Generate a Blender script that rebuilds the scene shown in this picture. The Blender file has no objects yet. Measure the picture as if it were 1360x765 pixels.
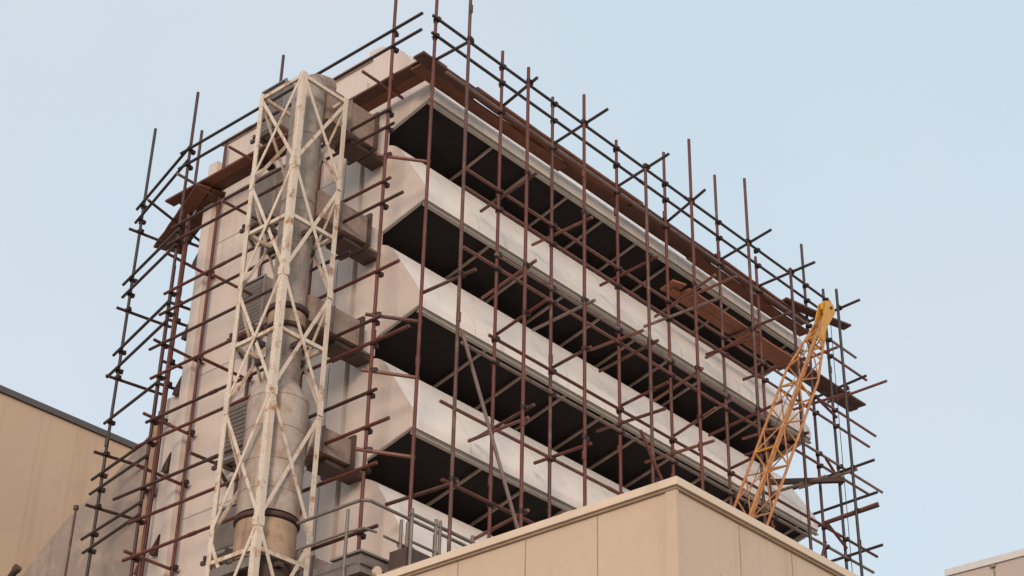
import bpy, math, random
from mathutils import Vector, Matrix
random.seed(7)
S = bpy.context.scene
COL = S.collection
PI = math.pi

# ------------------------------------------------------------------ mesh helper
class MB:
    def __init__(self):
        self.v = []; self.f = []; self.sm = []
    def add(self, vs, fs, smooth=False):
        n = len(self.v)
        self.v += [tuple(p) for p in vs]
        self.f += [tuple(i + n for i in f) for f in fs]
        self.sm += [smooth] * len(fs)
    def box(self, x0, x1, y0, y1, z0, z1):
        self.add([(x0,y0,z0),(x1,y0,z0),(x1,y1,z0),(x0,y1,z0),(x0,y0,z1),(x1,y0,z1),(x1,y1,z1),(x0,y1,z1)],
                 [(0,3,2,1),(4,5,6,7),(0,1,5,4),(1,2,6,5),(2,3,7,6),(3,0,4,7)])
    def bar(self, a, b, w, h, up=(0,0,1)):
        """rectangular bar from a to b: w across, h along 'up'"""
        a = Vector(a); b = Vector(b); d = (b - a).normalized(); u = Vector(up)
        s = d.cross(u)
        if s.length < 1e-4: s = d.cross(Vector((1,0,0)))
        s.normalize(); u = s.cross(d).normalized()
        s *= w / 2; u *= h / 2
        vs = [a-s-u, a+s-u, a+s+u, a-s+u, b-s-u, b+s-u, b+s+u, b-s+u]
        self.add(vs, [(0,1,2,3),(7,6,5,4),(0,4,5,1),(1,5,6,2),(2,6,7,3),(3,7,4,0)])
    def tube(self, a, b, r, n=10, r2=None):
        a = Vector(a); b = Vector(b); d = (b - a).normalized()
        s = d.orthogonal().normalized(); u = d.cross(s)
        r2 = r if r2 is None else r2
        vs = []
        for c, rr in ((a, r), (b, r2)):
            for i in range(n):
                t = 2*PI*i/n
                vs.append(c + s*math.cos(t)*rr + u*math.sin(t)*rr)
        self.add(vs, [(i, (i+1) % n, n+(i+1) % n, n+i) for i in range(n)], True)
        self.add(vs[:n], [tuple(reversed(range(n)))]); self.add(vs[n:], [tuple(range(n))])
    def path(self, pts, r, n=8):
        for a, b in zip(pts, pts[1:]): self.tube(a, b, r, n)
    def lathe(self, c, prof, n=40):
        """prof: list of (r, z), closed with caps, around the vertical through c"""
        vs = []
        for r, z in prof:
            for i in range(n):
                t = 2*PI*i/n
                vs.append((c[0]+r*math.cos(t), c[1]+r*math.sin(t), z))
        for k in range(len(prof)-1):
            self.add([vs[k*n+i] for i in range(n)] + [vs[(k+1)*n+i] for i in range(n)],
                     [(i, (i+1) % n, n+(i+1) % n, n+i) for i in range(n)], True)
        self.add(vs[:n], [tuple(reversed(range(n)))]); self.add(vs[-n:], [tuple(range(n))])
    def prism(self, poly, axis, a, b):
        """poly: 2-D outline in the two other axes; extruded along axis from a to b"""
        def P(q, t):
            return {'x': (t, q[0], q[1]), 'y': (q[0], t, q[1]), 'z': (q[0], q[1], t)}[axis]
        n = len(poly)
        vs = [P(q, a) for q in poly] + [P(q, b) for q in poly]
        self.add(vs, [(i, (i+1) % n, n+(i+1) % n, n+i) for i in range(n)])
        self.add(vs[:n], [tuple(range(n))]); self.add(vs[n:], [tuple(range(n))])
    def build(self, name, mat, parent=None):
        me = bpy.data.meshes.new(name)
        me.from_pydata(self.v, [], self.f)
        me.polygons.foreach_set('use_smooth', self.sm)
        import bmesh
        bm = bmesh.new(); bm.from_mesh(me)
        bmesh.ops.recalc_face_normals(bm, faces=bm.faces); bm.to_mesh(me); bm.free()
        me.materials.append(mat)
        o = bpy.data.objects.new(name, me); COL.objects.link(o)
        if parent:
            o.parent = parent
            o.matrix_parent_inverse = Matrix.Translation(-Vector(parent.location))
        return o

def thing(name, label, cat, loc, group=None):
    o = bpy.data.objects.new(name, None); COL.objects.link(o)
    o.location = loc; o.empty_display_size = .3
    o['label'] = label; o['category'] = cat
    if group: o['group'] = group
    return o
def tag(o, label, cat, group=None):
    o['label'] = label; o['category'] = cat
    if group: o['group'] = group
    return o

# ------------------------------------------------------------------ materials
def mat(name, col, rough=.6, metal=0., var=.12, scale=3., col2=None, mix=(.45,.7), bump=.0, bscale=40., streak=None, fine=0.):
    """base colour with broad tone variation, an optional second colour in patches (dirt, rust) and vertical streaks"""
    m = bpy.data.materials.new(name); m.use_nodes = True
    nt = m.node_tree; N = nt.nodes; L = nt.links
    bs = N['Principled BSDF']; bs.inputs['Roughness'].default_value = rough; bs.inputs['Metallic'].default_value = metal
    tc = N.new('ShaderNodeTexCoord'); geo = N.new('ShaderNodeNewGeometry')
    pos = geo.outputs['Position']
    def noise(s, d=5, vec=pos, r=.6):
        n = N.new('ShaderNodeTexNoise'); n.inputs['Scale'].default_value = s; n.inputs['Detail'].default_value = d
        n.inputs['Roughness'].default_value = r; L.new(vec, n.inputs['Vector']); return n.outputs['Fac']
    def ramp(f, a, b):
        r = N.new('ShaderNodeMapRange'); r.inputs['From Min'].default_value = a; r.inputs['From Max'].default_value = b
        L.new(f, r.inputs['Value']); return r.outputs['Result']
    def mixc(f, a, b, mode='MIX'):
        x = N.new('ShaderNodeMix'); x.data_type = 'RGBA'; x.blend_type = mode
        if isinstance(f, float): x.inputs[0].default_value = f
        else: L.new(f, x.inputs[0])
        for i, c in ((6, a), (7, b)):
            if isinstance(c, tuple): x.inputs[i].default_value = (*c, 1)
            else: L.new(c, x.inputs[i])
        return x.outputs[2]
    lo = tuple(c*(1-var) for c in col); hi = tuple(min(1, c*(1+var)) for c in col)
    c = mixc(ramp(noise(scale), .3, .7), lo, hi)
    if fine:
        c = mixc(ramp(noise(scale*14, 3), .35, .65), c, tuple(k*(1-fine) for k in col))
    if col2:
        c = mixc(ramp(noise(scale*1.7, 8, r=.7), *mix), c, col2)
    if streak:
        mp = N.new('ShaderNodeMapping'); mp.inputs['Scale'].default_value = (1, 1, .06); L.new(pos, mp.inputs['Vector'])
        f = ramp(noise(streak[1], 6, mp.outputs['Vector'], .65), streak[2], streak[3])
        c = mixc(f, c, streak[0])
    L.new(c, bs.inputs['Base Color'])
    rr = N.new('ShaderNodeMapRange'); rr.inputs['To Min'].default_value = max(0, rough-.12); rr.inputs['To Max'].default_value = min(1, rough+.12)
    L.new(noise(scale*4), rr.inputs['Value']); L.new(rr.outputs['Result'], bs.inputs['Roughness'])
    if bump:
        b = N.new('ShaderNodeBump'); b.inputs['Strength'].default_value = bump; b.inputs['Distance'].default_value = .02
        L.new(noise(bscale, 4), b.inputs['Height']); L.new(b.outputs['Normal'], bs.inputs['Normal'])
    return m

M = {}
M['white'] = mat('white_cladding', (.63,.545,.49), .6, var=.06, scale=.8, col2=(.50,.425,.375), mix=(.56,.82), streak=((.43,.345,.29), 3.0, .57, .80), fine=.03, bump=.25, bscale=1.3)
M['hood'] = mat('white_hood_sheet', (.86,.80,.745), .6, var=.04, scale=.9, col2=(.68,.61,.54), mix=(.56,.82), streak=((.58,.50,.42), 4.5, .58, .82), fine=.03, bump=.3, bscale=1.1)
M['seamgrey'] = mat('grey_hood_seam', (.46,.42,.38), .6, var=.1)
M['trim'] = mat('grey_lip_trim', (.22,.19,.165), .55, var=.15)
M['trimlight'] = mat('pale_lip_flange', (.43,.385,.34), .5, var=.1)
M['dark'] = mat('dark_hood_shade', (.010,.0055,.0055), .85, var=.3, scale=6)  # near-black base: the shade inside the hoods put into the colour
M['rib'] = mat('hood_rib_steel', (.36,.265,.225), .55, var=.25)
M['tube'] = mat('red_rusty_scaffold_tube', (.125,.031,.021), .6, var=.3, scale=2.2, col2=(.12,.06,.042), mix=(.5,.72), fine=.25)
M['tube2'] = mat('brown_rusty_scaffold_tube', (.105,.042,.030), .55, metal=.1, var=.3, scale=2.0, col2=(.17,.115,.095), mix=(.52,.72), fine=.25)
M['tube3'] = mat('grey_worn_scaffold_tube', (.23,.165,.145), .5, metal=.15, var=.2, scale=2.4, col2=(.11,.04,.03), mix=(.52,.7), fine=.2)
M['tubebacklit'] = mat('backlit_dark_tube', (.042,.032,.033), .5, metal=.2, var=.3, scale=2.4, col2=(.075,.035,.028), mix=(.55,.75))  # darkened colour imitates the backlit look of tubes against bright sky
M['tubemaroon'] = mat('dark_maroon_scaffold_tube', (.062,.022,.018), .55, var=.3, scale=2.4, col2=(.085,.042,.032), mix=(.5,.72), fine=.2)
M['tube4'] = mat('pinkish_worn_scaffold_tube', (.20,.082,.06), .5, metal=.1, var=.25, scale=2.6, col2=(.12,.042,.03), mix=(.5,.7), fine=.2)
M['clamp'] = mat('dark_coupler_steel', (.035,.018,.016), .6, metal=.3, var=.3, scale=9)
M['board'] = mat('brown_scaffold_board', (.22,.078,.043), .75, var=.3, scale=2.5, col2=(.085,.038,.026), mix=(.5,.75), fine=.3, bump=.2)
M['board2'] = mat('dark_wet_scaffold_board', (.115,.045,.029), .75, var=.3, scale=3, col2=(.15,.075,.045), mix=(.5,.75), fine=.3, bump=.2)
M['board3'] = mat('orange_brown_scaffold_board', (.29,.105,.05), .72, var=.25, scale=2.5, col2=(.14,.055,.032), mix=(.5,.75), fine=.25, bump=.2)
M['tower'] = mat('cream_tower_paint', (.70,.605,.50), .55, var=.1, scale=2.6, col2=(.36,.155,.055), mix=(.535,.66), fine=.18, streak=((.45,.27,.13), 6, .56, .74))
M['pipe'] = mat('weathered_riser_steel', (.33,.275,.235), .5, metal=.15, var=.22, scale=2.6, col2=(.17,.10,.065), mix=(.5,.75), streak=((.15,.085,.05), 5, .55, .8))
M['drum'] = mat('pale_riser_drum', (.44,.365,.315), .5, metal=.1, var=.2, scale=2.6, col2=(.27,.175,.115), mix=(.48,.74), streak=((.27,.165,.10), 7, .52, .76), fine=.08)
M['drumtan'] = mat('tan_rusty_riser_drum', (.38,.265,.175), .55, var=.2, scale=3, col2=(.19,.09,.05), mix=(.5,.72), streak=((.17,.085,.05), 6, .5, .75))
M['band'] = mat('dark_red_flange', (.06,.025,.02), .6, var=.3, scale=6)
M['branch'] = mat('brown_branch_duct', (.31,.23,.19), .6, var=.22, scale=2.4, col2=(.17,.105,.08), mix=(.48,.72), streak=((.14,.08,.058), 5, .52, .76), fine=.12)
M['branchdark'] = mat('dark_brown_flange', (.075,.045,.036), .6, var=.3, scale=5)
M['louvre'] = mat('grey_louvre', (.24,.215,.20), .5, metal=.3, var=.15, scale=5)
M['galv'] = mat('galvanised_walkway_steel', (.19,.16,.14), .55, metal=.2, var=.2, scale=5, col2=(.10,.065,.05), mix=(.55,.75))
M['jib'] = mat('orange_jib_paint', (.50,.235,.075), .55, var=.25, scale=3, col2=(.33,.10,.035), mix=(.46,.66), fine=.25)
M['jibhead'] = mat('yellow_jib_head_paint', (.60,.30,.03), .42, var=.12, scale=3, col2=(.36,.15,.03), mix=(.6,.78))
M['black'] = mat('black_rubber_and_rope', (.03,.027,.025), .6, var=.2)
M['tan'] = mat('tan_sandwich_panel', (.57,.44,.325), .55, var=.05, scale=.7, col2=(.50,.38,.275), mix=(.5,.8), streak=((.44,.315,.215), 2.6, .55, .80), bump=.22, bscale=.9, fine=.03)
M['tancap'] = mat('pale_parapet_capping', (.68,.545,.41), .45, var=.06, scale=1.5, streak=((.46,.34,.24), 3, .6, .85))
M['seam'] = mat('dark_panel_joint', (.33,.235,.16), .7, var=.1)
M['hall'] = mat('ochre_hall_cladding', (.50,.365,.25), .55, var=.05, scale=.35, col2=(.41,.295,.195), mix=(.55,.85), streak=((.36,.245,.15), .9, .56, .84))
M['hallcap'] = mat('dark_grey_coping', (.085,.075,.07), .5, var=.15)
M['duct'] = mat('grey_stained_duct', (.285,.235,.205), .65, var=.18, scale=.8, col2=(.43,.34,.27), mix=(.52,.70), fine=.08, streak=((.19,.145,.12), 2.4, .55, .8))
M['far'] = mat('pinkish_far_cladding', (.47,.39,.335), .55, var=.06, scale=.3, streak=((.43,.33,.27), .8, .55, .85))
M['farcap'] = mat('white_far_coping', (.60,.575,.545), .5, var=.05)
M['ground'] = mat('concrete_yard', (.33,.29,.245), .85, var=.15, scale=.25, col2=(.24,.205,.175), mix=(.5,.75), fine=.1)

# ------------------------------------------------------------------ ground
g = MB(); g.box(-900, 900, -900, 900, -.4, 0)
o = g.build('ground', M['ground']); o['kind'] = 'structure'

# ------------------------------------------------------------------ filter house
XL, XR = 16.29, 27.40            # near and far end of the hoods
YF, YW = 16.55, 18.04            # lip plane and wall plane
fh = thing('filter_house', 'tall white filter house with five rows of overhanging hoods inside the scaffolding', 'building', (21.8, 20, 0))

HP = [(0,0),(0,.13),(.025,.24),(.07,.34),(.13,.44),(.21,.56),(.32,.73),(.43,.90),(.53,1.055),(.62,1.19),(.69,1.29),(.755,1.37),(.83,1.43),(.92,1.475),(1.05,1.515),(1.49,1.65)]
def hood_profile(z): return [(YF+a, z+b) for a, b in HP]
def inset(pts, d):
    out = []
    for i, p in enumerate(pts):
        a = Vector(pts[max(0, i-1)]); b = Vector(pts[min(len(pts)-1, i+1)])
        t = (b-a).normalized(); n = Vector((t.y, -t.x))     # towards the inside (larger y / lower z)
        out.append((p[0]+n.x*d, p[1]+n.y*d))
    return out

HOODS = [19.25, 17.24, 15.27, 13.19, 11.14]
for z in HOODS:
    top = hood_profile(z); inn = inset(top, .035)
    m = MB()
    ring = top + inn[::-1]
    n = len(top)
    # skin as a thick sheet
    vs = [(XL, *p) for p in top] + [(XR, *p) for p in top] + [(XL, *p) for p in inn] + [(XR, *p) for p in inn]
    for i in range(n-1):
        m.add([vs[i], vs[i+1], vs[n+i+1], vs[n+i]], [(0,1,2,3)], 2 <= i <= 14)
        m.add([vs[2*n+i], vs[2*n+i+1], vs[3*n+i+1], vs[3*n+i]], [(3,2,1,0)])
    m.add([vs[0], vs[n], vs[3*n], vs[2*n]], [(0,1,2,3)])
    m.add([vs[n-1], vs[2*n-1], vs[4*n-1], vs[3*n-1]], [(0,1,2,3)])
    seam = MB()
    x = XL + 1.24
    while x < XR - .3:
        for p, q in zip(HP[0:10], HP[1:11]):
            seam.bar((x, YF+p[0]-.0005, z+p[1]), (x, YF+q[0]-.0005, z+q[1]), .008, .004, up=(0, -1, .45))
        x += 1.85
    h = m.build('hood', M['hood'], fh)
    o = seam.build('panel_seam', M['seamgrey'], h); o['kind'] = 'stuff'
    # end plates: outline of the hood with the bottom edge falling towards the wall
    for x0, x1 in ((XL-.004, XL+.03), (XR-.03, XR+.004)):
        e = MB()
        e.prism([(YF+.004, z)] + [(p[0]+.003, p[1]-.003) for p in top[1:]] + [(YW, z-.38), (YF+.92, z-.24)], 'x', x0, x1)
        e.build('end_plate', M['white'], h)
    # near-black sheet a little way up inside the mouth, stands in for shade
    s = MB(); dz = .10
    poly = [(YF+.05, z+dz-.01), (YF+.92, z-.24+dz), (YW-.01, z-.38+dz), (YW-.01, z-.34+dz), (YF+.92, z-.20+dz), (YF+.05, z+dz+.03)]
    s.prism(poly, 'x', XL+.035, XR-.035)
    s.build('mouth_shade', M['dark'], h)
    # two-step trim along the bottom of the lip
    t = MB(); t.box(XL-.002, XR+.002, YF+.03, YF+.06, z-.085, z+.02); t.build('drip_channel', M['trim'], h)
    t = MB(); t.box(XL-.004, XR-.004, YF-.008, YF+.07, z-.10, z-.083); t.build('bottom_flange', M['trimlight'], h)
    t = MB(); t.prism([(YF+.02, z-.012), (YF+.92, z-.252), (YW, z-.392), (YW, z-.36), (YF+.92, z-.222), (YF+.02, z+.018)], 'x', XL-.03, XL-.006)
    t.build('edge_flange', M['trimlight'], h)
    # slender ribs across the open mouth
    k = 0; x = XL + 1.68
    while x < XR - .3:
        r = MB(); zz = z + .035
        r.tube((x, YF+.05, zz), (x, YF+.92, zz-.235), .03); r.tube((x, YF+.91, zz-.232), (x, YW-.02, zz-.375), .03)
        r.build('rib', M['rib'], h)
        x += 1.0; k += 1

# side wall facing the camera's left, the body behind the hoods and the roof line
w = MB()
w.prism([(18.043, 0), (22.05, 0), (22.05, 20.9), (17.62, 20.9), (17.62, 20.55), (18.043, 20.55)], 'x', 16.33, 16.45)
w.build('side_wall', M['white'], fh)
w = MB(); w.box(16.452, 27.36, YW+.03, 21.95, 0, 20.86); w.build('core_wall', M['white'], fh)
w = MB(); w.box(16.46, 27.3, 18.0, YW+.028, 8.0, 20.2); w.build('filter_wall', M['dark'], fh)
w = MB(); w.prism([(17.64, 20.62), (18.2, 20.9), (18.2, 21.10), (17.9, 21.06), (17.66, 20.93), (17.10, 20.42), (17.12, 20.35)], 'x', 16.335, 16.43)
w.box(16.27, 16.326, 17.9, 22.1, 20.84, 20.93)
w.build('roof_curb', M['white'], fh)
w = MB()
for z0, z1 in ((19.3,20.4),(17.35,18.3),(15.4,16.4),(13.35,14.5),(11.4,12.5),(0,10.4)):
    pass
w.box(16.25, 16.328, 18.12, 18.48, 0, 20.35); w.box(16.30, 16.329, 18.56, 18.62, 0, 20.3)
w.build('corner_column', M['white'], fh)
w = MB(); w.box(16.22, 16.328, 22.06, 22.30, 0, 20.45); w.build('rear_column', M['white'], fh)
w = MB()
for y in (19.35, 20.65, 21.95):
    w.box(16.322, 16.3295, y-.012, y+.012, 0, 20.83)
for z in (18.6, 15.9, 13.2):
    w.box(16.3235, 16.3288, 18.7, 22.0, z-.01, z+.01)
w.build('panel_joint', M['trimlight'], fh)
# flange of the duct behind the side wall and its dark gussets
w = MB(); w.box(16.36, 16.42, 22.302, 22.95, 0, 15.75); w.build('duct_flange', M['white'], fh)
w = MB(); w.box(16.42, 16.5, 22.90, 23.3, 0, 15.4); w.build('duct_edge', M['drumtan'], fh)
for y, z in ((22.34,18.45),(22.36,16.95),(22.40,15.85),(22.42,14.38),(22.74,14.02),(22.44,12.88),(22.80,12.62),(22.46,11.4)):
    t = MB(); t.prism([(y, z-.14), (y+.17, z-.14), (y+.13, z-.04), (y-.03, z+.17)], 'x', 16.26, 16.30)
    t.box(16.26, 16.34, y, y+.13, z-.165, z-.142)
    t.build('gusset', M['band'], fh)
# transition duct running back to the hall
t = MB(); t.prism([(22.96, 2.0), (22.96, 15.9), (23.15, 15.78), (23.56, 15.36), (24.1, 15.05), (24.7, 14.72), (25.64, 14.38), (26.2, 14.05), (26.7, 13.67), (32.95, 9.3), (32.95, 2.0)], 'x', 16.6, 26.0)
d = t.build('transition_duct', M['duct'], fh)
# louvre boxes on the side wall
for z0, z1 in ((20.35,21.35),(18.42,19.35),(16.22,17.15),(13.85,14.85),(12.2,12.95)):
    t = MB(); t.box(16.14, 16.325, 20.17, 20.80, z0, z1); lb = t.build('louvre_box', M['louvre'], fh)
    t = MB(); nz = 11
    for k in range(nz):
        zc = z0 + .06 + (z1-z0-.12)*(k+.5)/nz
        t.bar((16.13, 20.19, zc), (16.13, 20.78, zc), .035, .05, up=(-.5,0,1))
    t.build('slats', M['louvre'], lb)
    t = MB(); t.box(16.10, 16.137, 20.15, 20.18, z0-.02, z1+.02); t.box(16.10, 16.137, 20.79, 20.82, z0-.02, z1+.02); t.box(16.10, 16.137, 20.18, 20.79, z1-.01, z1+.02)
    t.box(16.08, 16.32, 20.15, 20.82, z0-.05, z0-.022)
    t.build('frame', M['louvre'], lb)
    t = MB()
    for y in (20.22, 20.74): t.box(15.98, 16.325, y, y+.05, z0-.12, z0-.055); t.bar((16.02, y+.025, z0-.13), (16.31, y+.025, z0-.40), .04, .05)
    t.box(15.99, 16.04, 20.10, 20.86, z0-.19, z0-.125)
    t.build('bracket', M['branchdark'], lb)

# ------------------------------------------------------------------ riser with branch ducts
RC = (14.60, 17.65)
ri = thing('riser_duct', 'rust streaked steel riser pipe with brown branch ducts standing inside the lattice tower', 'duct', (*RC, 0))
t = MB(); t.lathe(RC, [(.265, 13.5), (.265, 18.9), (.24, 19.05), (.15, 19.12)]); p = t.build('upper_pipe', M['pipe'], ri)
for z in (17.95, 16.7, 15.9):
    t = MB(); t.lathe(RC, [(.268, z-.012), (.275, z-.007), (.275, z+.007), (.268, z+.012)]); t.build('pipe_seam', M['pipe'], p)
t = MB(); t.lathe(RC, [(.30, 14.72), (.32, 14.73), (.32, 14.80), (.30, 14.81)]); t.build('flange', M['band'], p)
t = MB(); t.lathe(RC, [(.30, 14.42), (.315, 14.43), (.315, 14.47), (.30, 14.48)]); t.build('flange', M['band'], p)
t = MB(); t.lathe(RC, [(.285, 14.50), (.285, 14.70)]); t.build('flange_sleeve', M['drumtan'], p)
t = MB(); t.lathe(RC, [(.27, 13.55), (.43, 13.30), (.445, 13.25), (.445, 11.42)]); dr = t.build('drum', M['drum'], ri)
for z in (13.22, 12.72, 12.2, 11.75):
    t = MB(); t.lathe(RC, [(.446, z-.009), (.450, z-.005), (.450, z+.005), (.446, z+.009)]); t.build('drum_seam', M['pipe'], dr)
t = MB(); t.lathe(RC, [(.44, 11.40), (.465, 11.38), (.465, 11.33), (.44, 11.31)]); t.build('drum_flange', M['band'], dr)
t = MB(); t.lathe(RC, [(.43, 11.3), (.43, 10.78), (.40, 10.74)]); t.build('lower_drum', M['drumtan'], ri)
t = MB(); t.lathe(RC, [(.40, 10.72), (.40, 0)]); t.build('lower_pipe', M['branchdark'], ri)
# elbow cap on the top
t = MB()
prev = None
for k in range(7):
    a = k/6*PI/2
    c = (RC[0]+.36*(1-math.cos(a)), RC[1]+.02, 18.82+.30*math.sin(a))
    if prev: t.tube(prev, c, .26, 20)
    prev = c
t.build('top_elbow', M['branch'], ri)
for z0, z1 in ((18.42,19.04),(16.55,17.03),(14.68,15.12),(12.68,13.08),(10.60,11.05)):
    t = MB(); t.box(14.82, 15.86, 17.42, 17.98, z0, z1); b = t.build('branch_duct', M['branch'], ri)
    t = MB(); t.box(15.862, 15.91, 17.36, 18.04, z0-.07, z1+.07); t.build('flange', M['branchdark'], b)
    t = MB(); t.box(15.30, 15.325, 17.40, 18.0, z0-.02, z1+.02); t.build('flange', M['branch'], b)
    t = MB(); t.box(15.912, 16.286, 17.50, 17.92, z0+.03, z1-.05); t.build('neck', M['white'], b)
    t = MB()
    t.box(15.45, 15.85, 17.50, 17.90, z0-.10, z0-.035); t.box(15.95, 16.28, 17.55, 17.88, z0-.05, z0+.025)
    t.build('support_bracket', M['branchdark'], b)

# ------------------------------------------------------------------ lattice tower round the riser
TX0, TX1, TY0, TY1 = 14.02, 15.00, 17.14, 18.16
tw = thing('lattice_tower', 'cream painted square steel lattice tower standing at the left of the building', 'tower', (14.51, 17.65, 0))
def angle(m, a, b, dx, dy, w=.085, t=.014):
    """L-section upright at corner a..b with flanges along dx (in x) and dy (in y)"""
    x, y = a[0], a[1]
    m.box(min(x, x+dx*w), max(x, x+dx*w), min(y, y+dy*t), max(y, y+dy*t), a[2], b[2])
    m.box(min(x, x+dx*t), max(x, x+dx*t), min(y+dy*t, y+dy*w), max(y+dy*t, y+dy*w), a[2], b[2])
for x, dx in ((TX0, 1), (TX1, -1)):
    for y, dy in ((TY0, 1), (TY1, -1)):
        m = MB(); angle(m, (x, y, 0), (x, y, 18.76), dx, dy, .10 if (dx, dy) == (1, 1) else .085)
        for z in (16.9, 13.0, 9):
            m.box(min(x-dx*.012, x), max(x-dx*.012, x), min(y, y+dy*.09), max(y, y+dy*.09), z, z+.34)
        m.build('leg', M['tower'], tw)
NZ = [18.72, 17.03, 15.07, 13.10, 11.10, 9.10, 7.1, 5.1, 3.1, 1.1]
O = .004
faces = [((TX0+.02, TY0-O), (TX1-.02, TY0-O)), ((TX0-O, TY0+.02), (TX0-O, TY1-.02)), ((TX0+.02, TY1+O), (TX1-.02, TY1+O)), ((TX1+O, TY0+.02), (TX1+O, TY1-.02))]
for fi, (p, q) in enumerate(faces):
    nrm = Vector((q[1]-p[1], -(q[0]-p[0]), 0)).normalized()
    c = Vector((14.51, 17.65, 0))
    mid = (Vector((*p, 0))+Vector((*q, 0)))/2
    if (mid-c).dot(nrm) < 0: nrm = -nrm
    for a, b in zip(NZ, NZ[1:]):
        m = MB(); m.bar((*p, a-.04), (*q, b+.04), .014, .052, up=nrm.cross(Vector((0,0,1))) + Vector((0,0,.6))); m.build('diagonal', M['tower'], tw)
        m = MB(); off = -nrm*.022
        m.bar(Vector((*q, a-.04))+off, Vector((*p, b+.04))+off, .014, .052, up=nrm.cross(Vector((0,0,1))) + Vector((0,0,.6))); m.build('diagonal', M['tower'], tw)
    for z in (18.70, 16.09, 14.13, 10.72, 8.1, 4.1):
        m = MB(); off = -nrm*.045
        m.bar(Vector((*p, z))+off, Vector((*q, z))+off, .05, .06); m.build('horizontal', M['tower'], tw)
# gusset plates where the bracing meets the legs, and rest rings with dark lugs for the riser
for z in NZ[1:5]:
    for x, dx in ((TX0, 1), (TX1, -1)):
        m = MB(); m.box(min(x, x+dx*.10), max(x, x+dx*.10), TY0-.020, TY0-.012, z-.07, z+.07); m.build('gusset_plate', M['tower'], tw)
    m = MB(); m.box(TX0-.020, TX0-.012, TY0+.002, TY0+.10, z-.07, z+.07); m.build('gusset_plate', M['tower'], tw)
for z in (16.0, 14.05, 10.62):
    for dx, dy in ((1,0),(0,1),(-1,0),(0,-1)):
        m = MB(); m.bar((14.51+dx*.49, 17.65+dy*.49, z), (14.51+dx*.30, 17.65+dy*.30, z), .10, .07)
        m.build('riser_guide', M['branchdark'], tw)
m = MB(); m.box(TX0+.06, TX1-.06, TY0+.55, TY1-.06, 10.50, 10.54); m.box(TX0+.0, TX0+.06, TY0+.1, TY1-.1, 10.46, 10.60); m.build('tower_floor', M['galv'], tw)

# ------------------------------------------------------------------ scaffolds
TR = .029
TM = ['tube', 'tube4', 'tube2', 'tube4', 'tube3']
_cl = MB()
_cl.tube((0,0,-.035), (0,0,.035), .041, 8); _cl.box(-.034, .034, -.095, .02, -.034, .034); _cl.tube((.02,-.05,0), (.065,-.05,0), .012, 6); _cl.tube((-.02,.0,0), (-.06,.0,0), .012, 6)
CL = []
def coupler(root, pole, p, rz): CL.append((root, pole, Vector(p), rz))
def build_couplers():
    """clamps between poles and tubes: children of their pole; past a hundred on one scaffold the farthest become one part"""
    proto = None
    for root in {c[0] for c in CL}:
        L = sorted((c for c in CL if c[0] == root), key=lambda c: (c[2]-Vector((0,0,1.6))).length + (100 if c[2].z < 10.5 else 0))
        for _, po, p, rz in L[:100]:
            if proto is None: proto = o = _cl.build('coupler', M['clamp'])
            else: o = proto.copy(); COL.objects.link(o)
            o.parent = po; o.matrix_parent_inverse = Matrix.Identity(4)
            o.location = p; o.rotation_euler = (random.uniform(-.15,.15), 0, rz + random.uniform(-.25,.25))
        if L[100:]:
            m = MB()
            for _, po, p, rz in L[100:]:
                R = Matrix.Translation(p) @ Matrix.Rotation(rz, 4, 'Z')
                for f0, sm in zip(_cl.f, _cl.sm): pass
                m.add([R @ Vector(v) for v in _cl.v], _cl.f)
            o = m.build('coupler', M['clamp'], root); o['kind'] = 'stuff'
def pole(root, x, y, z0, z1, mt):
    m = MB(); zs = z0
    m.tube((x, y, z0), (x+random.uniform(-.02,.02), y+random.uniform(-.015,.015), z1), TR, 10)
    zz = z0 + random.uniform(2, 5)
    while zz < z1-1:                                # sleeve joints between tube lengths
        m.tube((x, y, zz-.07), (x, y, zz+.07), TR+.009, 10); zz += random.uniform(4.5, 6)
    o = m.build('pole', M[mt], root)
    return o
def tube(root, name, a, b, mt=None):
    m = MB(); m.tube(a, b, TR-.001, 10)
    return m.build(name, M[mt or random.choice(TM)], root)

# --- scaffold along the hooded front
fs = thing('tube_scaffold', 'rust red tube scaffold standing along the hooded front of the white building', 'scaffold', (21, 15.6, 0), 'tube scaffolds round the filter house')
YI, YO = 16.00, 15.23
inner = [(15.75, 22.4), (17.38, 20.61), (18.73, 20.41), (20.48, 20.47), (21.94, 21.0), (23.64, 21.37), (24.94, 20.12), (26.68, 21.28), (27.42, 20.52)]
outer = [(15.77, 22.2), (17.21, 19.77), (18.63, 20.04), (20.35, 19.40), (21.68, 20.80), (23.48, 20.88), (24.92, 19.53), (26.62, 19.85)]
IP = []; OP = []
for i, (x, z) in enumerate(inner): IP.append((x, pole(fs, x, YI, 0, z, ['tube','tube','tube2','tube','tube','tube2','tube','tubemaroon','tubebacklit'][i])))
for i, (x, z) in enumerate(outer): OP.append((x, pole(fs, x, YO, 0, z, ['tube2','tube','tube','tube2','tube','tube2','tubemaroon','tubebacklit'][i])))
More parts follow.
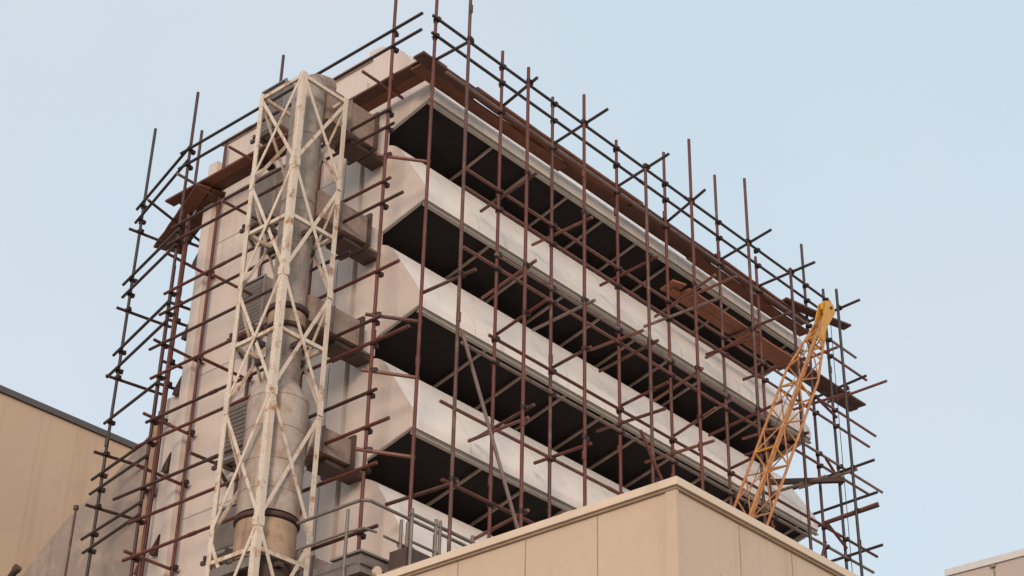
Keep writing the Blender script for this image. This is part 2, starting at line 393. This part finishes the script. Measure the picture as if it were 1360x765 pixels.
# ledgers along the inner row: height, start, joint, end
yl = YI - 2*TR
LED = [(20.25,15.62,22.6,27.55),(19.89,15.62,21.2,27.55),(19.30,16.0,21.0,28.4),(18.92,26.6,0,28.75),(17.69,16.55,22.2,28.9),(17.34,16.5,20.9,28.6),
       (16.46,17.3,21.8,28.95),(16.20,16.55,22.4,28.4),(14.93,17.2,22.9,28.5),(14.53,16.6,20.6,28.3),(13.39,16.2,20.2,27.9),(12.16,16.3,21.5,27.9),(10.9,15.5,21.5,28.0)]
for z, a, j, b in LED:
    parts = [(a, b)] if not j else [(a, j-.004), (j+.004, b)]
    dz = random.uniform(-.012, .012); mt = 'tubebacklit' if z > 19.8 else random.choice(['tube3','tube4','tube','tube4'])
    for k, (p, q) in enumerate(parts):
        tube(fs, 'ledger', (p, yl, z+(dz if k == 0 else 0)), (q, yl, z+(0 if k == 0 else dz)), mt)
    if j:
        m = MB(); m.tube((j-.09, yl, z), (j+.09, yl, z), TR+.005, 10); m.build('sleeve', M[mt], fs)
    for x, po in IP:
        if a-.1 < x < b+.1: coupler(fs, po, (x, YI, z), 0)
# transoms across the two rows: they run out past the outer row
def ptm(name, a, b, mt=None): return tube(fs, name, a, b, mt)
over = {19.5: [.0,.17,.54,.54,.38,.57,.53,.48], 15.06: [.25,.5,.1,.35,.4,.3,.4,.45]}
for i, (xo, po) in enumerate(OP):
    xi = inner[i][0]
    for z in (19.50, 17.60, 15.97, 15.06, 13.45, 11.82):
        zz = z + random.uniform(-.06, .06) if z not in (19.5, 15.06) else z + random.uniform(-.02, .02)
        ov = over.get(z, [random.choice([.06,.1,.15,.2,.55]) for _ in range(8)])[i]
        ina = {19.5: .02, 15.06: .04}.get(z, random.uniform(.40, .56))
        if z == 19.5: zz -= .035
        if z in (17.60, 15.97, 13.45) and i in (0,): continue
        dx = (xo-xi)/(YO-YI); s = .058
        tube(fs, 'transom', (xi+dx*ina+s, YI+ina, zz), (xo-dx*ov+s, YO-ov, zz+(random.uniform(-.02,.02) if z in (19.5, 15.06) else random.uniform(-.16,.02))), 'tubebacklit' if z == 19.5 else None)
        coupler(fs, po, (xo, YO, zz), PI/2); 
for i, (xi, po) in enumerate(IP[1:8]):
    for z in (17.42, 16.30, 14.62, 13.30, 12.3):
        if random.random() < .2:
            z += random.uniform(-.07, .07)
            tube(fs, 'transom', (xi-.058, YI+random.uniform(.35, .55), z), (xi-.075, YI-random.uniform(.5, 1.3), z+random.uniform(-.12, .03)))
# tubes under the middle boards, longer stragglers and braces
for x in (22.9, 24.6, 26.3, 28.1):
    tube(fs, 'transom', (x, 16.52, 18.335), (x-.05, 15.1, 18.33))
for x0, x1 in ((27.45,27.7),):
    for z in (18.2, 16.36, 15.68, 15.40, 14.6):
        tube(fs, 'transom', (27.55, 17.6 if z < 18 else 16.5, z), (27.42, 15.2, z+.02), 'tubebacklit')
tube(fs, 'brace', (15.78, 15.165, 14.10), (17.12, 15.165, 11.35), 'tube3')
tube(fs, 'brace', (19.96, 15.165, 14.12), (20.6, 15.165, 13.3), 'tube')
tube(fs, 'brace', (26.75, 15.93, 17.66), (27.4, 15.93, 17.52), 'tube')
tube(fs, 'brace', (26.85, 15.93, 16.42), (27.38, 15.93, 16.06), 'tube')
tube(fs, 'brace', (26.75, 15.93, 15.0), (27.35, 15.93, 14.72), 'tube')
tube(fs, 'brace', (24.95, 15.93, 11.2), (26.6, 15.93, 14.6), 'tube')
m = MB(); m.bar((25.6, 16.95, 15.75), (26.75, 15.5, 15.80), .10, .09); m.build('putlog', M['clamp'], fs)

# --- scaffold along the side wall
ls = thing('tube_scaffold', 'dark tube scaffold standing along the left side wall behind the lattice tower', 'scaffold', (15.6, 20.4, 0), 'tube scaffolds round the filter house')
P531 = pole(ls, 15.40, 16.60, 0, 21.9, 'tube')
PO2 = pole(ls, 15.40, 21.80, 0, 21.42, 'tubemaroon')
PO2b = pole(ls, 15.46, 21.70, 0, 18.7, 'tube')
PI1 = pole(ls, 16.20, 21.83, 0, 20.74, 'tube')
PI2 = pole(ls, 16.20, 20.45, 0, 22.1, 'tubemaroon')
PI2b = pole(ls, 16.20, 19.1, 0, 19.2, 'tube')
PI3 = pole(ls, 16.20, 22.66, 0, 21.4, 'tubemaroon')
PE1 = pole(ls, 15.85, 23.70, 0, 21.75, 'tubebacklit')
PE2 = pole(ls, 16.62, 23.50, 0, 18.9, 'tubemaroon')
xl = 15.40 - 2*TR
for z, a, j, b in [(20.10,15.9,19.6,22.0),(19.76,15.9,20.1,22.0),(18.46,16.5,20.0,21.95),(18.13,16.4,19.3,22.0),(17.08,16.4,20.4,21.9),(16.68,16.1,19.0,21.95),
                   (16.05,17.2,0,22.1),(15.44,16.1,19.7,21.95),(14.60,16.4,20.2,21.9),(14.21,15.8,19.4,22.1),(13.38,16.4,20.0,22.5),(12.82,16.1,19.2,22.0),(12.18,16.3,20.3,22.0),(11.2,16.2,19.6,22.0)]:
    parts = [(a, b)] if not j else [(a, j-.004), (j+.004, b)]
    mt = 'tubebacklit' if z > 19.7 else random.choice(['tube','tubemaroon','tubemaroon'])
    for k, (p, q) in enumerate(parts):
        tube(ls, 'ledger', (xl, p, z), (xl, q, z), mt)
    if j:
        m = MB(); m.tube((xl, j-.09, z), (xl, j+.09, z), TR+.005, 10); m.build('sleeve', M[mt], ls)
    for y, po in ((16.60, P531), (21.80, PO2)):
        if a-.1 < y < b+.1: coupler(ls, po, (15.40, y, z), PI/2)
# rails of the end bay
for z0, z1 in ((20.12,19.92),(19.82,19.6),(18.32,18.3),(18.02,18.0),(16.85,16.78),(16.45,16.40),(15.28,15.38),(14.22,14.36),(13.93,14.08),(13.1,13.26),(12.88,12.96),(11.7,11.85)):
    d = (Vector((15.40, 21.80, 0)) - Vector((15.85, 23.70, 0))).normalized(); ex = random.uniform(.1, .35)
    n = Vector((-d.y, d.x, 0))*(-2*TR)
    a = Vector((15.85, 23.70, z1)) - d*ex + n; b = Vector((15.40, 21.80, z0)) + d*.1 + n
    if n.x > 0: a -= 2*n; b -= 2*n
    tube(ls, 'ledger', a, b, 'tubebacklit')
    coupler(ls, PE1, (15.85, 23.70, z1), PI/2-.2)
# transoms of the side scaffold
for z in (19.54, 17.86, 16.12, 14.72, 13.78, 12.28, 11.3):
    tube(ls, 'transom', (15.24, 21.87, z), (16.32, 21.89, z)); coupler(ls, PI1, (16.20, 21.83, z), 0)
for z in (19.36, 17.65, 16.25, 14.75, 13.75):
    tube(ls, 'transom', (15.66, 23.76, z), (16.75, 23.56, z), 'tubemaroon'); coupler(ls, PE1, (15.85, 23.70, z), 0)
for z in (17.62, 14.72, 13.78, 12.5):
    tube(ls, 'transom', (15.30, 16.70, z), (15.86, 16.06, z-.12)); coupler(ls, P531, (15.40, 16.60, z), .7)
for z in (18.9, 17.55, 17.2, 16.35, 15.9, 15.2):
    tube(ls, 'transom', (16.05, 22.72, z), (16.7, 22.55, z-.02), 'tubemaroon'); coupler(ls, PI3, (16.20, 22.66, z), .3)
for z in (19.54, 18.4, 16.9, 15.3, 13.6):
    tube(ls, 'transom', (15.28, 20.52, z), (16.30, 20.50, z)); coupler(ls, PI2, (16.20, 20.45, z), 0)
for z in (19.54,):
    for y in (17.2, 18.6, 19.4):
        tube(ls, 'transom', (15.30, y, z), (16.25, y, z))
tube(ls, 'transom', (15.4, 22.9, 19.50), (16.9, 23.2, 19.46), 'tubemaroon')

build_couplers()
# ------------------------------------------------------------------ scaffold boards
def board(a, b, w, mt, label, th=.04, sag=.012):
    """one plank from a to b (centre line of its underside); slightly sagged, split ends"""
    a = Vector(a); b = Vector(b); d = b-a; L = d.length; d.normalize(); s = Vector((-d.y, d.x, 0)).normalized()
    m = MB(); n = 8; top = []; rows = []
    for i in range(n+1):
        t = i/n; c = a + (b-a)*t; c = c - Vector((0,0,1))*sag*math.sin(PI*t)
        ww = w/2*(1+random.uniform(-.02,.02)); j = random.uniform(-.006,.006)
        rows.append([c - s*(ww) + s*j, c + s*(ww) + s*j, c + s*ww + s*j + Vector((0,0,th)), c - s*ww + s*j + Vector((0,0,th))])
    vs = [p for r in rows for p in r]
    fs_ = []
    for i in range(n):
        for k in range(4):
            fs_.append((i*4+k, i*4+(k+1) % 4, (i+1)*4+(k+1) % 4, (i+1)*4+k))
    fs_ += [(3,2,1,0), (n*4, n*4+1, n*4+2, n*4+3)]
    m.add(vs, fs_)
    o = m.build('scaffold_board', M[mt])
    return tag(o, label, 'board', 'scaffold boards')
Z1 = 19.485
board((15.55,16.155,Z1), (16.98,16.155,Z1), .235, 'board2', 'short dark board at the near corner of the top front deck')
board((16.85,16.155,Z1+.042), (21.35,16.155,Z1+.042), .235, 'board', 'long brown outer board of the top front deck, next after the corner board')
board((21.2,16.155,Z1), (23.72,16.155,Z1), .235, 'board2', 'brown board with a stepped end in the middle of the top front deck')
board((23.6,16.155,Z1+.042), (26.9,16.155,Z1+.042), .235, 'board', 'long brown board on the outer edge of the far half of the top front deck')
board((15.75,16.40,Z1), (19.5,16.40,Z1), .245, 'board', 'brown board against the hood lip at the near end of the top front deck')
board((19.4,16.40,Z1+.042), (23.4,16.40,Z1+.042), .245, 'board2', 'dark brown board against the hood lip halfway along the top front deck')
board((23.3,16.40,Z1), (27.2,16.40,Z1), .245, 'board', 'brown board against the hood lip at the far end of the top front deck')
board((25.9,16.05,Z1+.084), (27.6,15.62,Z1+.05), .22, 'board2', 'dark board pointing outwards past the yellow jib head on the top deck')
Z2 = 18.37
board((22.75,16.17,Z2), (26.35,16.17,Z2), .21, 'board3', 'orange brown outer board of the middle deck under the top deck')
board((22.55,16.385,Z2), (26.2,16.385,Z2), .20, 'board3', 'orange brown inner board of the middle deck beside the dark hood opening')
board((25.9,16.17,Z2+.042), (28.85,16.17,Z2+.042), .21, 'board2', 'dark board of the middle deck that juts past the building end behind the orange jib')
board((25.8,16.385,Z2+.042), (28.9,16.385,Z2+.042), .20, 'board2', 'dark inner board of the middle deck ending in the open sky at right')
board((22.5,16.12,Z2+.042), (22.62,16.50,Z2+.042), .3, 'board3', 'short broken plank lying across the near end of the middle deck', sag=0)
Z3 = 19.57
board((15.84,16.15,Z3), (15.84,19.6,Z3), .21, 'board2', 'dark outer board of the side deck between the building corner and the lattice tower')
board((16.06,16.1,Z3), (16.06,19.7,Z3), .21, 'board', 'brown inner board of the side deck between the building corner and the lattice tower')
board((15.84,19.5,Z3+.042), (15.84,22.85,Z3+.042), .21, 'board', 'brown outer board of the side deck left of the lattice tower')
board((16.06,19.6,Z3+.042), (16.06,22.7,Z3+.042), .21, 'board2', 'dark inner board of the side deck against the side wall left of the lattice tower')
board((15.80,21.8,Z3-.05), (16.60,24.05,Z3-.09), .27, 'board', 'brown board slanting away at the far left end of the side deck, outer one')
board((16.08,21.72,Z3-.05), (16.86,23.93,Z3-.09), .27, 'board2', 'dark brown board slanting away at the far left end of the side deck, inner one')

# ------------------------------------------------------------------ walkway with handrails at the tower foot
wk = thing('steel_walkway', 'grey steel walkway with handrails low between the tower and the tan parapet', 'walkway', (15.8, 16.1, 0))
ZF = 10.28
m = MB(); m.box(14.7, 18.2, 15.80, 16.45, ZF, ZF+.03); m.box(14.7, 15.3, 16.452, 17.05, ZF, ZF+.03); m.box(15.05, 18.2, 15.34, 15.70, ZF, ZF+.03); m.build('deck', M['galv'], wk)
m = MB()
m.box(14.62, 18.3, 15.72, 15.79, ZF-.10, ZF+.02); m.box(14.62, 14.69, 15.792, 17.05, ZF-.10, ZF+.02); m.box(14.60, 18.3, 15.68, 15.715, ZF-.11, ZF-.095); m.box(14.60, 18.3, 15.68, 15.715, ZF+.008, ZF+.022); m.box(14.7, 18.2, 16.46, 16.52, ZF-.16, ZF-.01)
for x in (14.95, 15.6, 16.3, 17.1): m.box(x, x+.08, 15.80, 16.45, ZF-.15, ZF-.005)
m.build('edge_beam', M['galv'], wk)
m = MB(); m.box(14.72, 15.02, 15.70, 15.715, ZF+.04, ZF+.14); m.build('toe_board', M['galv'], wk)
m = MB(); m.box(15.10, 15.62, 15.70, 15.715, ZF+.05, ZF+.16); m.build('toe_board', M['galv'], wk)
m = MB(); m.box(14.60, 14.615, 15.80, 16.6, ZF+.04, ZF+.14); m.build('toe_board', M['galv'], wk)
for x, y in ((14.60,16.0),(15.30,15.69),(15.42,15.69),(15.95,15.69),(16.7,15.69),(17.5,15.69),(15.12,15.31),(15.58,15.31),(15.66,15.31),(16.3,15.31),(17.1,15.31)):
    m = MB(); m.tube((x, y, ZF-.12), (x, y, 11.13), .024, 8); m.build('post', M['galv'], wk)
m = MB(); m.path([(14.60,17.0,11.2),(14.60,15.98,11.2),(14.62,15.78,11.21),(14.72,15.70,11.21),(14.95,15.69,11.2),(18.2,15.69,11.14)], .024); m.build('handrail', M['galv'], wk)
m = MB(); m.path([(14.60,17.0,10.80),(14.60,15.98,10.80),(14.65,15.72,10.80),(14.85,15.69,10.80)], .018); m.path([(14.98,15.69,10.79),(18.2,15.69,10.72)], .018); m.build('knee_rail', M['galv'], wk)
m = MB(); m.path([(15.08,15.31,11.05),(18.3,15.31,11.0)], .026); m.path([(15.10,15.31,10.66),(18.3,15.31,10.62)], .02); m.build('handrail', M['galv'], wk)
m = MB(); m.box(14.46, 14.52, 15.56, 17.0, ZF-.62, ZF-.44); m.box(14.46, 17.0, 15.50, 15.56, ZF-.62, ZF-.44); m.box(14.40, 17.0, 15.44, 15.62, ZF-.44, ZF-.42); m.box(14.40, 14.60, 15.622, 17.0, ZF-.44, ZF-.42)
for x in (14.7, 15.15, 15.6, 16.2): m.bar((x, 15.53, ZF-.42), (x+.25, 15.75, ZF-.17), .05, .05)
for y in (16.0, 16.5): m.bar((14.49, y, ZF-.42), (14.66, y+.2, ZF-.17), .05, .05)
m.build('lower_beam', M['galv'], wk)
m = MB(); m.box(15.08, 15.5, 15.345, 15.66, ZF+.035, ZF+.30); m.box(15.85, 16.6, 15.345, 15.66, ZF-.3, ZF-.02); m.build('stacked_grating', M['branchdark'], wk)
m = MB(); m.box(14.75, 15.25, 15.85, 16.35, ZF+.035, ZF+.24); m.box(14.70, 15.30, 15.80, 16.40, ZF+.242, ZF+.27); m.build('junction_box', M['louvre'], wk)
m = MB(); m.bar((15.0,15.755,ZF-.2), (15.0,17.4,ZF-.2), .10, .14); m.bar((15.0,16.3,ZF-.28), (15.6,17.9,ZF-.9), .08, .1)
for x in (14.95, 16.4): m.box(x, x+.1, 15.9, 16.0, 0, ZF-.17)
m.build('support_frame', M['branchdark'], wk)
for x in (14.9, 15.35):
    m = MB(); m.tube((x, 15.66, ZF-.02), (x, 15.715, ZF-.02), .07, 12); m.build('lamp', M['tancap'], wk)

# ------------------------------------------------------------------ crane with lattice jib
cr = thing('crawler_crane', 'orange yellow lattice crane jib leaning up in front of the scaffold', 'crane', (15.2, 14.5, 0))
B0 = Vector((15.66, 14.5, 2.0)); H0 = Vector((24.90, 14.5, 18.33))
dj = (H0-B0).normalized(); LJ = (H0-B0).length
sj = Vector((dj.z, 0, -dj.x)); yj = Vector((0,1,0))
def jp(t, i, j):
    """point t metres below the head; i, j in -1..1 pick the chord"""
    k = min(1, .35+.65*max(0, t-.6)/1.5)
    return H0 - dj*t + sj*(i*.215*k) + yj*(j*.20*k)
for i in (-1, 1):
    for j in (-1, 1):
        m = MB(); m.path([jp(.55,i,j), jp(2.1,i,j), jp(LJ,i,j)], .024, 8); m.build('chord', M['jib'], cr)
ts = [.75, 1.1, 1.5, 2.0]
while ts[-1] < 15: ts.append(ts[-1]+.62)
nl = 0
for k, (a, b) in enumerate(zip(ts, ts[1:])):
    for (p, q) in (((-1,-1),(1,-1)), ((-1,1),(1,1)), ((-1,-1),(-1,1)), ((1,-1),(1,1))):
        if k % 2: p, q = q, p
        m = MB(); m.tube(jp(a,*p), jp(b,*q), .014, 6)
        if nl < 100: m.build('lacing', M['jib'], cr); nl += 1
    if k % 3 == 1:
        m = MB()
        for (p, q) in (((-1,-1),(1,-1)), ((1,-1),(1,1)), ((1,1),(-1,1)), ((-1,1),(-1,-1))):
            m.tube(jp(a,*p), jp(a,*q), .018, 6)
        m.build('cross_frame', M['jibhead'], cr)
# head: two cheek plates with a sheave between them
for j in (-1, 1):
    m = MB()
    pl = []
    for k in range(9):
        a = -PI/2 + PI*k/8
        pl.append(H0 + dj*(.15*math.cos(a)) + sj*(.15*math.sin(a)))
    pl = pl + [H0 - dj*.50 + sj*.085, H0 - dj*.98 + sj*.11, H0 - dj*.98 - sj*.11, H0 - dj*.50 - sj*.085]
    n = len(pl); o1 = yj*(j*.075); o2 = yj*(j*.095)
    m.add([p+o1 for p in pl]+[p+o2 for p in pl], [(i,(i+1)%n,n+(i+1)%n,n+i) for i in range(n)]+[tuple(range(n)), tuple(range(n,2*n))])
    m.build('cheek_plate', M['jibhead'], cr)
m = MB(); m.tube(H0-yj*.03+dj*.01, H0+yj*.03+dj*.01, .165, 20); m.build('sheave', M['jibhead'], cr)
m = MB(); m.tube(H0-yj*.12, H0+yj*.12, .03, 12); m.build('sheave_pin', M['black'], cr)
m = MB(); m.tube(H0 - dj*.5 - yj*.03, H0 - dj*.5 + yj*.03, .08, 14); m.build('sheave', M['jib'], cr)
m = MB(); m.tube(H0+sj*.12+dj*.02, H0+Vector((.11,0,-16)), .007, 6); m.build('hoist_rope', M['black'], cr)
m = MB(); m.tube(H0-dj*.5+sj*.08, H0+Vector((.02,.02,-1.2)), .006, 6); m.build('hoist_rope', M['black'], cr)
m = MB(); m.path([H0 + sj*-.1 - dj*.05, H0 - dj*9 - sj*.27, B0 - sj*.3], .006, 6); m.build('pendant_rope', M['black'], cr)
m = MB(); m.box(14.3, 16.5, 14.1, 14.9, .75, 2.1); m.box(14.4, 15.2, 14.15, 14.85, 2.1, 2.5); m.build('body', M['jibhead'], cr)
for y in (13.95, 14.75):
    m = MB(); m.prism([(14.0,.35),(14.25,.05),(16.55,.05),(16.8,.35),(16.55,.74),(14.25,.74)], 'y', y, y+.3); m.build('track', M['black'], cr)

# ------------------------------------------------------------------ tan building in front
tb = thing('tan_building', 'tan panelled building in the foreground whose parapet corner hides the scaffold foot', 'building', (17, 10.7, 0))
X0, Y0, ZT = 11.0, 7.99, 7.94
m = MB(); m.box(X0+.03, 24, Y0+.03, 13.4, 0, ZT-.076); m.build('panel_wall', M['tan'], tb)
m = MB()
m.box(X0-.02, 24.05, Y0-.02, Y0+.30, ZT-.072, ZT); m.box(X0-.02, X0+.30, Y0+.302, 13.45, ZT-.072, ZT)
m.box(X0+.302, 24.05, 13.12, 13.45, ZT-.072, ZT-.002)
m.build('parapet_capping', M['tancap'], tb)
for k in range(5):
    m = MB(); xx = X0+1.35+k*2.4
    m.box(xx, xx+.09, Y0-.023, Y0+.303, ZT-.075, ZT+.003); m.build('capping_lap', M['tancap'], tb)
for k in range(2):
    m = MB(); yy = Y0+1.15+k*2.4
    m.box(X0-.023, X0+.303, yy, yy+.09, ZT-.075, ZT+.003); m.build('capping_lap', M['tancap'], tb)
m = MB(); m.box(X0+.005, 24, Y0+.005, Y0+.029, ZT-.098, ZT-.074); m.box(X0+.005, X0+.029, Y0+.03, 13.4, ZT-.098, ZT-.074); m.build('capping_shadow_gap', M['seam'], tb)
m = MB()
for k in range(1, 14):
    x = X0 + .12 + k*.83
    m.box(x-.005, x+.005, Y0+.0265, Y0+.0295, 0, ZT-.099)
for k in range(1, 7):
    y = Y0 + .05 + k*.83
    m.box(X0+.0265, X0+.0295, y-.005, y+.005, 0, ZT-.099)
m.build('panel_joint', M['seam'], tb)
m = MB(); m.box(X0+.014, X0+.029, Y0+.014, Y0+.13, 0, ZT-.099); m.box(X0+.0292, X0+.05, Y0+.014, Y0+.029, 0, ZT-.099); m.build('corner_trim', M['tan'], tb)
m = MB()
for x, z in ((11.63, 7.25), (12.9, 7.05), (14.5, 6.8)): m.tube((x, Y0+.02, z), (x, Y0+.032, z), .009, 8)
m.build('fixing', M['seam'], tb)

# ------------------------------------------------------------------ hall at the left, building far right
hl = thing('turbine_hall', 'big ochre clad hall with a dark coping behind the scaffold at left', 'building', (18, 37, 0))
ZH = 21.08
m = MB(); m.box(4, 27, 34.02, 60, 0, ZH-.16); m.build('clad_wall', M['hall'], hl)
m = MB(); m.box(3.95, 27.05, 33.95, 60.05, ZH-.155, ZH); m.build('coping', M['hallcap'], hl)
m = MB()
for k in range(1, 22):
    m.box(4+k*1.05-.012, 4+k*1.05+.012, 34.012, 34.019, 0, ZH-.16)
m.build('panel_joint', M['hall'], hl)
fr = thing('far_building', 'pinkish clad building corner with a white coping at the bottom right', 'building', (56, 17, 0))
m = MB(); m.box(50, 70, 4, 25.43, 0, 23.62); m.build('clad_wall', M['far'], fr)
m = MB(); m.box(49.93, 70, 3.9, 25.5, 23.625, 23.85); m.build('coping', M['farcap'], fr)
m = MB(); m.box(49.985, 49.999, 23.75, 23.80, 0, 23.62); m.box(49.9, 49.98, 23.70, 23.84, 23.50, 23.62); m.build('panel_joint', M['trim'], fr)

# ------------------------------------------------------------------ vent pole and pipe stub by the duct
vp = thing('vent_pole', 'thin rusty pole with a cap standing before the grey duct', 'pole', (15.2, 23.33, 0))
m = MB(); m.tube((15.2,23.33,0), (15.2,23.33,13.38), .02, 8); m.build('pole', M['tube2'], vp)
m = MB(); m.tube((15.2,23.33,13.381), (15.2,23.33,13.45), .045, 10); m.build('cap', M['branchdark'], vp)
ps = thing('exhaust_pipe', 'short dark slanted pipe stub in the bottom left corner', 'pipe', (15.0, 24.7, 0))
m = MB(); m.tube((15.0,25.0,12.15), (15.0,24.50,12.55), .06, 12); m.tube((15.0,25.0,12.2), (15.0,25.0,0), .06, 12); m.build('pipe', M['black'], ps)
m = MB(); m.tube((15.0,24.51,12.54), (15.0,24.45,12.59), .075, 12); m.build('cap', M['branchdark'], ps)

# ------------------------------------------------------------------ camera
cam = bpy.data.cameras.new('camera'); co = bpy.data.objects.new('camera', cam); COL.objects.link(co)
rt = Vector((.66062369, -.75048329, .01873975)); dn = Vector((.39903138, .3298901, -.85553871)); fw = Vector((.63588545, .57266688, .51739959))
mw = Matrix((( rt.x, -dn.x, -fw.x, 0), (rt.y, -dn.y, -fw.y, 0), (rt.z, -dn.z, -fw.z, 1.6), (0,0,0,1)))
co.matrix_world = mw
cam.sensor_width = 36; cam.lens = 36*2328.24/1360; cam.clip_end = 3000; cam.clip_start = .1
S.camera = co

# ------------------------------------------------------------------ light
EL, AZ = math.radians(13), math.radians(234)      # azimuth clockwise from +Y: the sun stands to the left, behind the camera
sd = Vector((math.sin(AZ)*math.cos(EL), math.cos(AZ)*math.cos(EL), math.sin(EL)))
sun = bpy.data.lights.new('sun', 'SUN'); so = bpy.data.objects.new('sun', sun); COL.objects.link(so)
so.rotation_euler = sd.to_track_quat('Z', 'Y').to_euler(); so.location = (0, 0, 40)
sun.energy = 1.15; sun.angle = math.radians(14); sun.color = (1, .76, .63)
W = bpy.data.worlds.new('World'); S.world = W; W.use_nodes = True
nt = W.node_tree; bg = nt.nodes['Background']
sk = nt.nodes.new('ShaderNodeTexSky'); sk.sky_type = 'NISHITA'; sk.sun_disc = False
sk.sun_elevation = EL; sk.sun_rotation = AZ; sk.air_density = 1.2; sk.dust_density = 4.0; sk.ozone_density = 1.5
bg.inputs['Strength'].default_value = .115
# thin pale evening haze over the clear sky, with faint broad patches
tc = nt.nodes.new('ShaderNodeTexCoord'); nz = nt.nodes.new('ShaderNodeTexNoise'); nz.inputs['Scale'].default_value = 2.2; nz.inputs['Detail'].default_value = 4
nt.links.new(tc.outputs['Generated'], nz.inputs['Vector'])
cr1 = nt.nodes.new('ShaderNodeMix'); cr1.data_type = 'RGBA'; cr1.inputs[6].default_value = (4.02, 4.72, 5.15, 1); cr1.inputs[7].default_value = (4.5, 4.75, 5.1, 1)
mr = nt.nodes.new('ShaderNodeMapRange'); mr.inputs['From Min'].default_value = .38; mr.inputs['From Max'].default_value = .62
nt.links.new(nz.outputs['Fac'], mr.inputs['Value']); nt.links.new(mr.outputs['Result'], cr1.inputs[0])
mx = nt.nodes.new('ShaderNodeMix'); mx.data_type = 'RGBA'; mx.inputs[0].default_value = .78
nt.links.new(sk.outputs['Color'], mx.inputs[6]); nt.links.new(cr1.outputs[2], mx.inputs[7])
nt.links.new(mx.outputs[2], bg.inputs['Color'])

S.view_settings.view_transform = 'Standard'; S.view_settings.look = 'None'; S.view_settings.gamma = 1; S.view_settings.exposure = .64
S.view_settings.use_curve_mapping = False
S.render.resolution_x = 1024; S.render.resolution_y = 576
